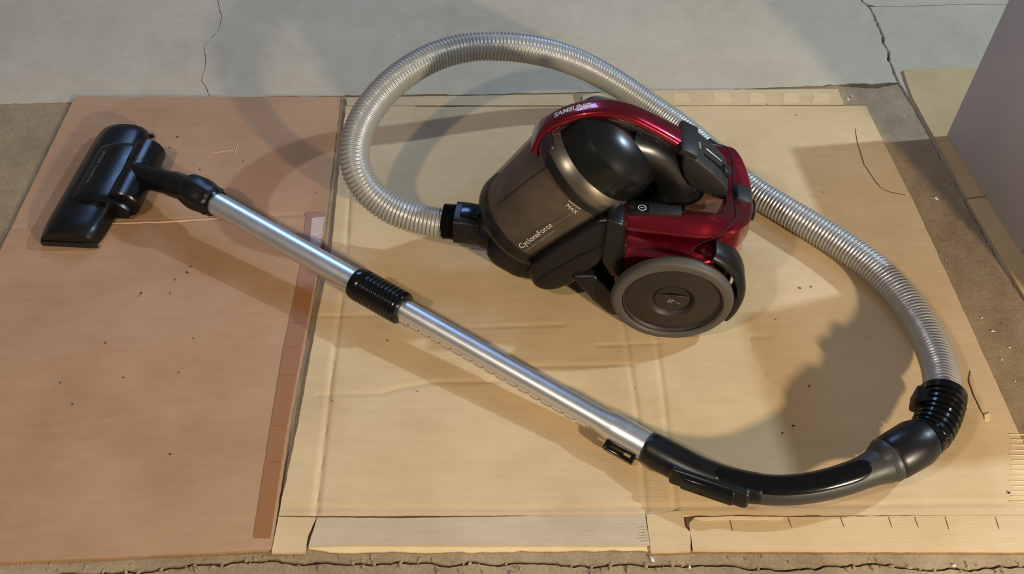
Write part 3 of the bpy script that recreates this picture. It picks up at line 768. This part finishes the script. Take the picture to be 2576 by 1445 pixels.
# --- control block between handle and rear cover
blk = L('control_block', uprism([(0.010, 0.289), (-0.012, 0.278), (-0.040, 0.255), (-0.058, 0.237), (-0.066, 0.225), (-0.063, 0.212), (-0.034, 0.212), (-0.010, 0.224), (0.003, 0.242), (0.008, 0.258)], -0.034, 0.034, 0.004), MAT_BLACK_MATT)
bdir = Vector((-0.028, 0, -0.023)).normalized(); bn = Vector((0.023, 0, -0.028)).normalized() * -1
L('release_button', box(Vector((0.002, 0, 0.2855)), Vector((-0.9, 0, -0.436)).normalized(), (0, 1, 0), Vector((-0.436, 0, 0.9)).normalized(), (0.015, 0.0335, 0.006), 0.003), MAT_BLACK_MATT, blk)
fc = Vector((-0.036, 0, 0.2595))
L('block_foot', uprism([(-0.030, 0.222), (-0.060, 0.222), (-0.072, 0.186), (-0.056, 0.180)], -0.014, 0.014, 0.003), MAT_BLACK, blk)
L('slider_slot', box(fc + bdir * 0.004 + Vector((0, 0.010, 0)), bdir, (0, 1, 0), bn, (0.020, 0.0012, 0.0011), 0.0003, 1), MAT_BLACK_GLOSS, blk)
L('slider_knob', box(Vector((-0.060, 0.004, 0.2350)), bdir, (0, 1, 0), bn, (0.007, 0.009, 0.006), 0.002), MAT_BLACK, blk)
L('level_mark', prism([(-0.017, -0.0003), (0.017, -0.0012), (0.017, 0.0012), (-0.017, 0.0003)], lambda p, s: fc + bdir * (p[0] * -1 + 0.004) + Vector((0, p[1] - 0.004, 0)) + bn * (0.0012 + 0.0004 * s)), MAT_PRINT, blk, smooth=0)
V, F = text2d('MAX', 0.0070, 'CENTER')
L('max_print', ([Vector((-0.0175, 0, 0.2755)) + Vector((0, 1, 0)) * x * 1.0 - bdir * y + bn * 0.0006 for x, y in V], F), MAT_PRINT, blk)

# --- wheels
def wheel(s):
    D = 0.0165
    w = L('wheel', lathe([(s * (q + D), r) for q, r in [(0.1075, 0.0), (0.1075, 0.076), (0.112, 0.078), (0.124, 0.079), (0.1275, 0.0745), (0.1240, 0.0715), (0.1255, 0.066), (0.1290, 0.040), (0.1300, 0.0345), (0.1265, 0.0300), (0.1225, 0.0280), (0.1215, 0.0)]], (0, 0, 0.0925), (0, 1, 0), 80), MAT_WHEEL, smooth=30)
    tp_ = []; AXW = (0, 1, -0.04 * s)
    for k in range(25):
        a_ = math.pi * k / 24
        tp_.append((s * (D + 0.1205 - 0.0105 * math.cos(a_)), 0.0820 + 0.0105 * math.sin(a_) ** 0.8))
    tp_ = [(s * (D + 0.110), 0.078)] + tp_ + [(s * (D + 0.131), 0.078), (s * (D + 0.128), 0.0755), (s * (D + 0.110), 0.0755), (s * (D + 0.110), 0.078)]
    L('tyre', lathe(tp_, (0, 0, 0.0925), AXW, 96), MAT_TIRE, w)
    def cup(i, j):
        a_ = 2 * math.pi * j / 40; r = 0.0272 * i / 8
        return (r * math.cos(a_), s * (D + 0.1222 + 0.0003 * i), 0.0925 + r * math.sin(a_))
    L('hub_pocket', grid(9, 40, cup, wrap=True), MAT_BLACK_GLOSS, w)
    L('hub_plate', prism([(0.0262 * math.cos(t), 0.0262 * math.sin(t)) for t in np.linspace(math.radians(-198), math.radians(18), 26)], lambda p, q: Vector((p[0], s * (D + 0.1228 + 0.0026 * (q + 1) / 2), 0.0925 + p[1] * 1.0)), 0.0006, 1), MAT_WHEEL, w)
    if s > 0:
        for k, (x, z, dx, dz) in enumerate(((0.004, -0.004, 0.0012, 0.004), (0.0005, -0.006, 0.0010, 0.003), (-0.002, -0.003, 0.0022, 0.0012), (-0.010, -0.008, 0.004, 0.0005))):
            L('scratch', box((x, s * (D + 0.1256), 0.0925 + z), (0.9, 0, 0.43), (0, 1, 0), (-0.43, 0, 0.9), (dx, 0.0002, dz), 0), MAT_PRINT_DIM, w, smooth=0)
    return w
wheel(1); wheel(-1)
L('front_caster', join(lathe([(-0.009, 0), (-0.009, 0.013), (-0.006, 0.016), (0.006, 0.016), (0.009, 0.013), (0.009, 0)], (0.195, 0, 0.0165), (0, 1, 0), 28)), MAT_BLACK)

# --- hose coupling (in the cleaner's frame) and hose (world)
cpl = L('hose_coupling', sweep(resample([(0.316, 0, 0.0725), (0.335, 0, 0.0760), (0.356, 0, 0.0765)], 0.004)[0], lambda i: sup(0.029, 0.027, 5, 36)), MAT_BLACK)
L('clip', box((0.330, 0.0, 0.1020), (1, 0, 0.05), (0, 1, 0), (-0.05, 0, 1), (0.016, 0.013, 0.0045), 0.002), MAT_BLACK_GLOSS, cpl)
L('threaded_collar', lathe([(0.0, 0.022)] + [(0.0 + 0.0013 * k, 0.0300 if k % 2 else 0.0276) for k in range(16)] + [(0.0208, 0.022)], (0.356, 0, 0.0765), (1, 0, -0.01), 40), MAT_BLACK, cpl)
HR = 0.0262
hose_px = [(1112, 563, .080), (1075, 556, .082), (1030, 544, .086), (978, 522, .094), (928, 482, .112), (897, 428, .136), (893, 366, .158), (915, 300, .176), (957, 240, .188), (1015, 187, .197), (1090, 144, .202), (1170, 121, .202), (1250, 117, .197), (1330, 124, .182), (1410, 143, .152), (1480, 171, .116), (1550, 210, .080), (1612, 250, .052), (1672, 292, .036), (1735, 340, .032), (1800, 396, .032), (1850, 445, .032), (1900, 484, .032), (1960, 521, .032), (2035, 566, .032), (2110, 612, .032), (2185, 665, .033), (2250, 728, .035), (2302, 795, .039), (2340, 862, .046), (2364, 926, .056), (2372, 985, .068), (2371, 1020, .072)]
hose_pts = [tuple(at(*p)) for p in hose_px]
hs, hl = resample(spline(hose_pts, 24), 0.00115)
period = 0.0066
def hrad(i):
    x = (hl[i] % period) / period
    return HR - 0.0030 * (0.5 - 0.5 * math.cos(2 * math.pi * x)) ** 0.8
Wd('hose', sweep(hs, lambda i: circ(hrad(i), 26)), MAT_HOSE, smooth=180, label='silver ribbed hose')

# --- telescopic pipe
PA, PB = at(520, 499, .078), at(1640, 1131, .030)
pd = (PB - PA).normalized(); pu = Vector((0, 0, 1)); ps = pd.cross(pu).normalized(); pu = ps.cross(pd)
def on_pipe(px):
    a_, b_ = 0.0, 1.5
    for _ in range(40):
        m_ = (a_ + b_) / 2
        if pix(PA.lerp(PB, m_))[0] < px: a_ = m_
        else: b_ = m_
    return (PB - PA).length * a_
def plathe(prof, n=40): return lathe(prof, PA, pd, n, ref=tuple(pu))
s0, s1, s2, s3, s4, s5, s6 = [on_pipe(x) for x in (528, 905, 900, 1015, 1505, 1548, 1640)]
pipe = Wd('telescopic_pipe', plathe([(s0, 0.0), (s0, 0.0200), (s1, 0.0200), (s1, 0.0)]), MAT_ALU, label='satin aluminium telescopic pipe')
pr = [(s2 - 0.004, 0.020), (s2 - 0.004, 0.0250), (s2, 0.0272)]
for k in range(9):
    q = s2 + 0.016 + k * (s3 - s2 - 0.024) / 9
    pr += [(q, 0.0274), (q + 0.0015, 0.0258), (q + 0.004, 0.0258), (q + 0.0055, 0.0274)]
pr += [(s3 - 0.002, 0.0268), (s3, 0.0245), (s3, 0.016)]
Wd('sleeve', plathe(pr), MAT_BLACK_GLOSS, pipe, smooth=50, label='ribbed black sliding sleeve')
Wd('inner_tube', plathe([(s3 - 0.01, 0.0168), (s4, 0.0168), (s5 - 0.006, 0.0208), (s5, 0.0215), (s6, 0.0215), (s6, 0.0190), (s6 - 0.02, 0.0185)]), MAT_ALU, pipe)
# toothed rail along the lower front side of the inner tube
rail_dir = (-pu * 0.35 + (ps if ps.y < 0 else -ps) * 0.94).normalized(); rail_up = pd.cross(rail_dir).normalized()
poly = [(s3 + 0.004, 0.0)]
nt = 17; seg_ = (s4 - 0.012 - s3) / nt
for k in range(nt):
    q = s3 + 0.006 + k * seg_
    poly += [(q, 0.0046), (q + seg_ * 0.66, 0.0046), (q + seg_ * 0.72, 0.0018), (q + seg_ * 0.94, 0.0018)]
poly += [(s4 - 0.006, 0.0)]
Wd('toothed_rail', prism(poly, lambda p, s: PA + pd * p[0] + rail_dir * (0.0158 + p[1]) + rail_up * (s * 0.0045)), MAT_RAIL, pipe, smooth=0)
def pbox(s_, d1, d2, h, bevel=0.002): return box(PA + pd * s_ + rail_dir * d1 + rail_up * d2, pd, rail_dir, rail_up, h, bevel)
q0, q1 = on_pipe(1545), on_pipe(1618)
Wd('locking_clip', join(pbox((q0 + q1) / 2, 0.0310, 0, ((q1 - q0) / 2, 0.0030, 0.008)), pbox(q0 + 0.004, 0.0245, 0, (0.004, 0.0095, 0.008)), pbox(q1 - 0.003, 0.0245, 0, (0.003, 0.0095, 0.008)), pbox((q0 + q1) / 2, 0.0212, 0, ((q1 - q0) / 2, 0.0015, 0.0075))), MAT_BLACK_GLOSS, pipe)

# --- suction handle
sh_px = [(1628, 1124, .030), (1660, 1142, .031), (1700, 1163, .033), (1750, 1187, .036), (1810, 1209, .039), (1880, 1226, .042), (1955, 1234, .045), (2030, 1229, .049), (2100, 1214, .053), (2160, 1194, .057), (2222, 1168, .061)]
sh, sl = resample(spline([tuple(at(*p)) for p in sh_px], 12), 0.005)
nsh = len(sh)
def srad(i):
    f = i / (nsh - 1)
    return 0.0218 + 0.0022 * math.exp(-((f - 0.10) / 0.14) ** 2) - 0.0012 * math.exp(-((f - 0.6) / 0.25) ** 2) + 0.006 * max(0, (f - 0.88) / 0.12) ** 2
sha = Wd('suction_handle', sweep(sh, lambda i: circ(srad(i), 32)), MAT_CHAR, label='bent charcoal suction handle')
fs = frames(sh)
def skin(i0, i1, a0, a1, lift, n2=22):
    def fn(i, j):
        k = i0 + i; t, s, u_ = fs[k]; e = min(1, min(i, i1 - i0 - i) / 5); e = math.sqrt(max(0.0, 1 - (1 - e) ** 2))
        am = (a0 + a1) / 2; a_ = math.radians(am + (a0 - am + (a1 - a0) * j / (n2 - 1)) * max(0.12, e))
        edge = math.sin(math.pi * j / (n2 - 1)) ** 0.3 if 0 < j < n2 - 1 else 0
        r = srad(k) + lift * edge * (1 if 0 < i < i1 - i0 else 0) - 0.0002
        return np.array(sh[k]) + r * (s * math.cos(a_) + u_ * math.sin(a_))
    return grid(i1 - i0 + 1, n2, fn)
sg = 1 if fs[10][1][1] < 0 else -1   # side that faces the lower edge of the picture
def sang(d): return d if sg > 0 else 180 - d
Wd('front_shell', skin(0, int(nsh * 0.50), sang(-70), sang(200), 0.0012, 30), MAT_BLACK, sha)
Wd('grip_inlay', skin(int(nsh * 0.30), int(nsh * 0.92), sang(38), sang(128), 0.0015), MAT_BLACK_GLOSS, sha)
k0, k1 = int(nsh * 0.20), int(nsh * 0.42)
t0 = np.array(sh[k0]); t1 = np.array(sh[k1]); sd = (t1 - t0) / np.linalg.norm(t1 - t0); km = (k0 + k1) // 2
out_ = fs[km][1] * sg; out_ = out_ * 0.93 + fs[km][2] * 0.2; out_ -= sd * (out_ @ sd); out_ /= np.linalg.norm(out_)
upn = np.cross(sd, out_); cm = np.array(sh[km])
Wd('air_slide', box(cm + out_ * 0.0215, sd, out_, upn, (np.linalg.norm(t1 - t0) / 2, 0.0085, 0.0115), 0.004, 3), MAT_BLACK_GLOSS, sha)
Wd('slide_frame', box(cm + out_ * 0.0150, sd, out_, upn, (np.linalg.norm(t1 - t0) / 2 + 0.018, 0.0090, 0.0155), 0.006, 3), MAT_BLACK, sha)
# swivel collar, cone and ribbed cuff
cA, cB = at(2205, 1175, .060), at(2335, 1098, .070); cd = (cB - cA).normalized(); cl = (cB - cA).length
Wd('swivel_collar', lathe([(0.0, 0.022), (0.004, 0.0260), (0.014, 0.0300), (0.017, 0.0315), (0.021, 0.0315), (0.023, 0.029), (0.023, 0.02)], cA, cd, 40), MAT_CHAR, sha)
Wd('swivel_cone', lathe([(0.023, 0.02), (0.023, 0.0300), (0.028, 0.0325), (cl * 0.75, 0.0335), (cl * 0.86, 0.0315), (cl * 0.95, 0.0285), (cl * 0.95, 0.02)], cA, cd, 40), MAT_BLACK, sha)
cp, cs = resample(spline([tuple(cA + cd * cl * 0.90), tuple(at(2340, 1090, .070)), tuple(at(2358, 1055, .071)), tuple(at(2368, 1020, .071)), tuple(at(2371, 996, .069))], 10), 0.0011)
def crad(i):
    f = i / (len(cp) - 1); x = (cs[i] % 0.0092) / 0.0092
    return 0.0285 + 0.0045 * f - 0.0030 * (1 if 0.1 < x < 0.45 else 0) * (1 if f < 0.93 else 0)
Wd('ribbed_cuff', sweep(cp, lambda i: circ(crad(i), 36)), MAT_BLACK_GLOSS, sha, smooth=60)
lp = at(2318, 1008, .074); lx = Vector((cp[-1] - cp[-8])).normalized()
Wd('cuff_tab', box(lp, lx, lx.cross(Vector((0, 0, 1))).normalized(), Vector((0, 0, 1)), (0.014, 0.012, 0.018), 0.004), MAT_BLACK, sha)

# --- floor nozzle
nc = Vector((-0.754, 1.240, TL + 0.001)); na = math.radians(-4.0)
ey = Vector((-math.sin(na), math.cos(na), 0)); ex = Vector((math.cos(na), math.sin(na), 0)); ez = Vector((0, 0, 1))
NP = lambda x, y, z: nc + ex * x + ey * y + ez * z
HLN = 0.147
def nsec(i, j):
    y = -HLN + 2 * HLN * i / 40; f = abs(y) / HLN
    e = 1 - 0.10 * max(0, (f - 0.85) / 0.15) ** 2
    xf = -0.056 + 0.006 * max(0, (f - 0.7) / 0.3) ** 2; xb = 0.052 * e - 0.006 * max(0, (f - 0.5) / 0.5) ** 2
    hh = 0.043 * (1 - 0.10 * f * f) * e
    prof = [(xf + 0.004, 0.0), (xf, 0.004), (xf, 0.014), (xf + 0.006, 0.022), (xf + 0.020, 0.60 * hh + 0.008), (xf + 0.036, 0.86 * hh + 0.004), (xf + 0.054, hh), (xb - 0.022, 0.98 * hh), (xb - 0.008, 0.84 * hh), (xb - 0.001, 0.60 * hh), (xb, 0.012), (xb, 0.003), (xb - 0.003, 0.0)]
    return NP(prof[j][0], y, prof[j][1])
V, F = grid(41, 13, nsec, wrap=True); F.append(range(13)); F.append(range(40 * 13, 41 * 13))
noz = Wd('floor_nozzle', (V, F), MAT_NOZZLE, smooth=38, label='wide black floor nozzle')
for yy in (-HLN - 0.001, HLN + 0.001):
    Wd('bumper_strip', box(NP(-0.001, yy, 0.007), ex, ey, ez, (0.050, 0.0022, 0.005), 0.0015), MAT_BLACK_MATT, noz)
# raised centre housing with the swivel drum at its back
def csec(i, j):
    y = -0.078 + 0.156 * i / 24; f = abs(y) / 0.078; e = math.sqrt(max(0, 1 - f ** 8)) * 0.10 + 0.90
    prof = [(-0.040, 0.018), (-0.030, 0.032), (-0.012, 0.0445), (0.012, 0.0515), (0.036, 0.0530), (0.060, 0.0480), (0.078, 0.036), (0.086, 0.022), (0.080, 0.008), (0.04, 0.006)]
    x, z = prof[j]; return NP(x, y, z * e)
V, F = grid(25, 10, csec, wrap=True); F.append(range(10)); F.append(range(24 * 10, 25 * 10))
Wd('centre_housing', (V, F), MAT_NOZZLE, noz, smooth=40)
Wd('swivel_drum', lathe([(-0.075, 0.0), (-0.075, 0.0265), (-0.072, 0.0290), (-0.020, 0.0290), (-0.019, 0.0280), (0.019, 0.0280), (0.020, 0.0290), (0.072, 0.0290), (0.075, 0.0265), (0.075, 0.0)], NP(0.072, 0.006, 0.030), ey, 40), MAT_NOZZLE, noz)
n0 = NP(0.078, 0.004, 0.036); n1 = at(432, 462, .062); n2 = at(478, 478, .074); n3 = PA + pd * s0
npth, nl = resample(spline([tuple(n0), tuple(n0.lerp(n1, 0.6)), tuple(n1), tuple(n2), tuple(PA + pd * (s0 - 0.012)), tuple(PA + pd * (s0 + 0.006))], 10), 0.004)
k1 = int(len(npth) * 0.50)
Wd('neck', tube(npth[:k1 + 1], lambda i: 0.0235 - 0.0020 * min(1, i / 12), 32), MAT_NOZZLE, noz)
Wd('elbow', tube(npth[k1 - 1:], 0.0232, 32), MAT_BLACK, noz)
ca, cb_ = s0 - 0.052, s0 + 0.012
def ribcirc(r, n=48): return [(r * (1 + (0.06 if (k // 3) % 2 else 0)) * math.cos(2 * math.pi * k / n), r * (1 + (0.06 if (k // 3) % 2 else 0)) * math.sin(2 * math.pi * k / n)) for k in range(n)]
gp = [tuple(PA + pd * x) for x in np.linspace(ca, cb_, 14)]
Wd('pipe_socket', sweep(gp, lambda i: ribcirc(0.0262 + 0.003 * math.sin(math.pi * min(1, max(0, i - 1) / 9)) - (0.003 if i in (0, 13) else 0))), MAT_BLACK, noz, smooth=30)
Wd('seal_ring', lathe([(cb_ - 0.001, 0.0195), (cb_ - 0.001, 0.0235), (cb_ + 0.004, 0.0232), (cb_ + 0.004, 0.0195)], PA, pd, 36), MAT_BLACK_GLOSS, noz)
# small faint print along the housing
V, F = text2d('SAMSUNG  CycloneForce', 0.0085)
def house_z(x):
    P = [(-0.040, 0.018), (-0.030, 0.032), (-0.012, 0.0445), (0.012, 0.0515), (0.036, 0.0530), (0.060, 0.0480)]
    return np.interp(x, [p[0] for p in P], [p[1] for p in P])
Wd('brand_print', ([NP(0.006 + y * 1.0 - 0.006, 0.052 - x * 0.95, house_z(y) + 0.0006) for x, y in V], F), MAT_PRINT_DIM, noz)

# ------------------------------------------------------------------ crumbs and chips
def crumbs(name, spots, mat, z, label, seed):
    rng = random.Random(seed); parts = []
    for px, py, sz in spots:
        c = at(px, py, z); n = 7; a0 = rng.uniform(0, 3.14); st = rng.uniform(1.0, 2.4)
        pts = [(sz * st * math.cos(2 * math.pi * k / n) * rng.uniform(0.7, 1.1), sz * math.sin(2 * math.pi * k / n) * rng.uniform(0.7, 1.1)) for k in range(n)]
        pts = [(x * math.cos(a0) - y * math.sin(a0), x * math.sin(a0) + y * math.cos(a0)) for x, y in pts]
        V = [c + Vector((x, y, 0)) for x, y in pts] + [c + Vector((x * .5, y * .5, sz * 0.9)) for x, y in pts]
        F = [(k, (k + 1) % n, n + (k + 1) % n, n + k) for k in range(n)] + [tuple(range(n, 2 * n)), tuple(range(n))[::-1]]
        parts.append((V, F))
    V, F = join(*parts)
    return tag(obj(name, V, F, mat, None, 0), label, 'debris', kind='stuff')
crumbs('crumbs', [(480, 671, .0012), (471, 686, .0016), (440, 704, .001), (355, 738, .0014), (349, 745, .0012), (428, 738, .001), (265, 863, .0014), (182, 1017, .0016), (487, 852, .001), (450, 938, .0012), (428, 1143, .0014), (446, 345, .0018), (427, 371, .0012), (503, 427, .0014), (489, 413, .001), (612, 406, .001), (795, 486, .001), (152, 963, .001), (310, 950, .001)], MAT_SPECK, TL + 0.0006, 'tiny dark crumbs scattered on the reddish cardboard', 3)
crumbs('crumbs', [(2002, 290, .0014), (1930, 262, .001), (2012, 725, .0014), (2040, 722, .0012), (1952, 805, .0012), (2035, 972, .0014), (1995, 1072, .002), (1968, 1090, .0012), (2538, 1240, .0018), (2070, 484, .001), (975, 858, .0014), (1050, 985, .001), (835, 1008, .001)], MAT_SPECK, TR + 0.0006, 'tiny dark crumbs scattered on the tan cardboard', 4)
crumbs('chips', [(2143, 243, .0022), (2133, 251, .0030), (2229, 197, .0018), (2272, 296, .0018), (2274, 292, .0012), (2141, 76, .0020), (2355, 500, .0026), (2488, 616, .0014), (1000, 90, .0024), (410, 209, .001), (2470, 800, .0014), (2497, 834, .0016), (2520, 905, .0014), (2553, 960, .0014), (2380, 655, .0012), (2540, 875, .0012), (2400, 1424, .002), (1735, 1428, .002), (1640, 1408, .003)], MAT_CHIP, 0.0, 'small white chips of paint scattered on the concrete floor', 5)

_rng = random.Random(8)
_spots = []
for _k in range(150):
    _x = _rng.uniform(-40, 2600); _y = 1420 + 12 * math.sin(_x / 170) + _rng.gauss(0, 9)
    if _y > 1402: _spots.append((_x, _y, _rng.uniform(0.0008, 0.0032)))
crumbs('rubble', _spots, MAT_ROUGH, -0.002, 'loose concrete rubble along the crack in front of the cardboard', 9)
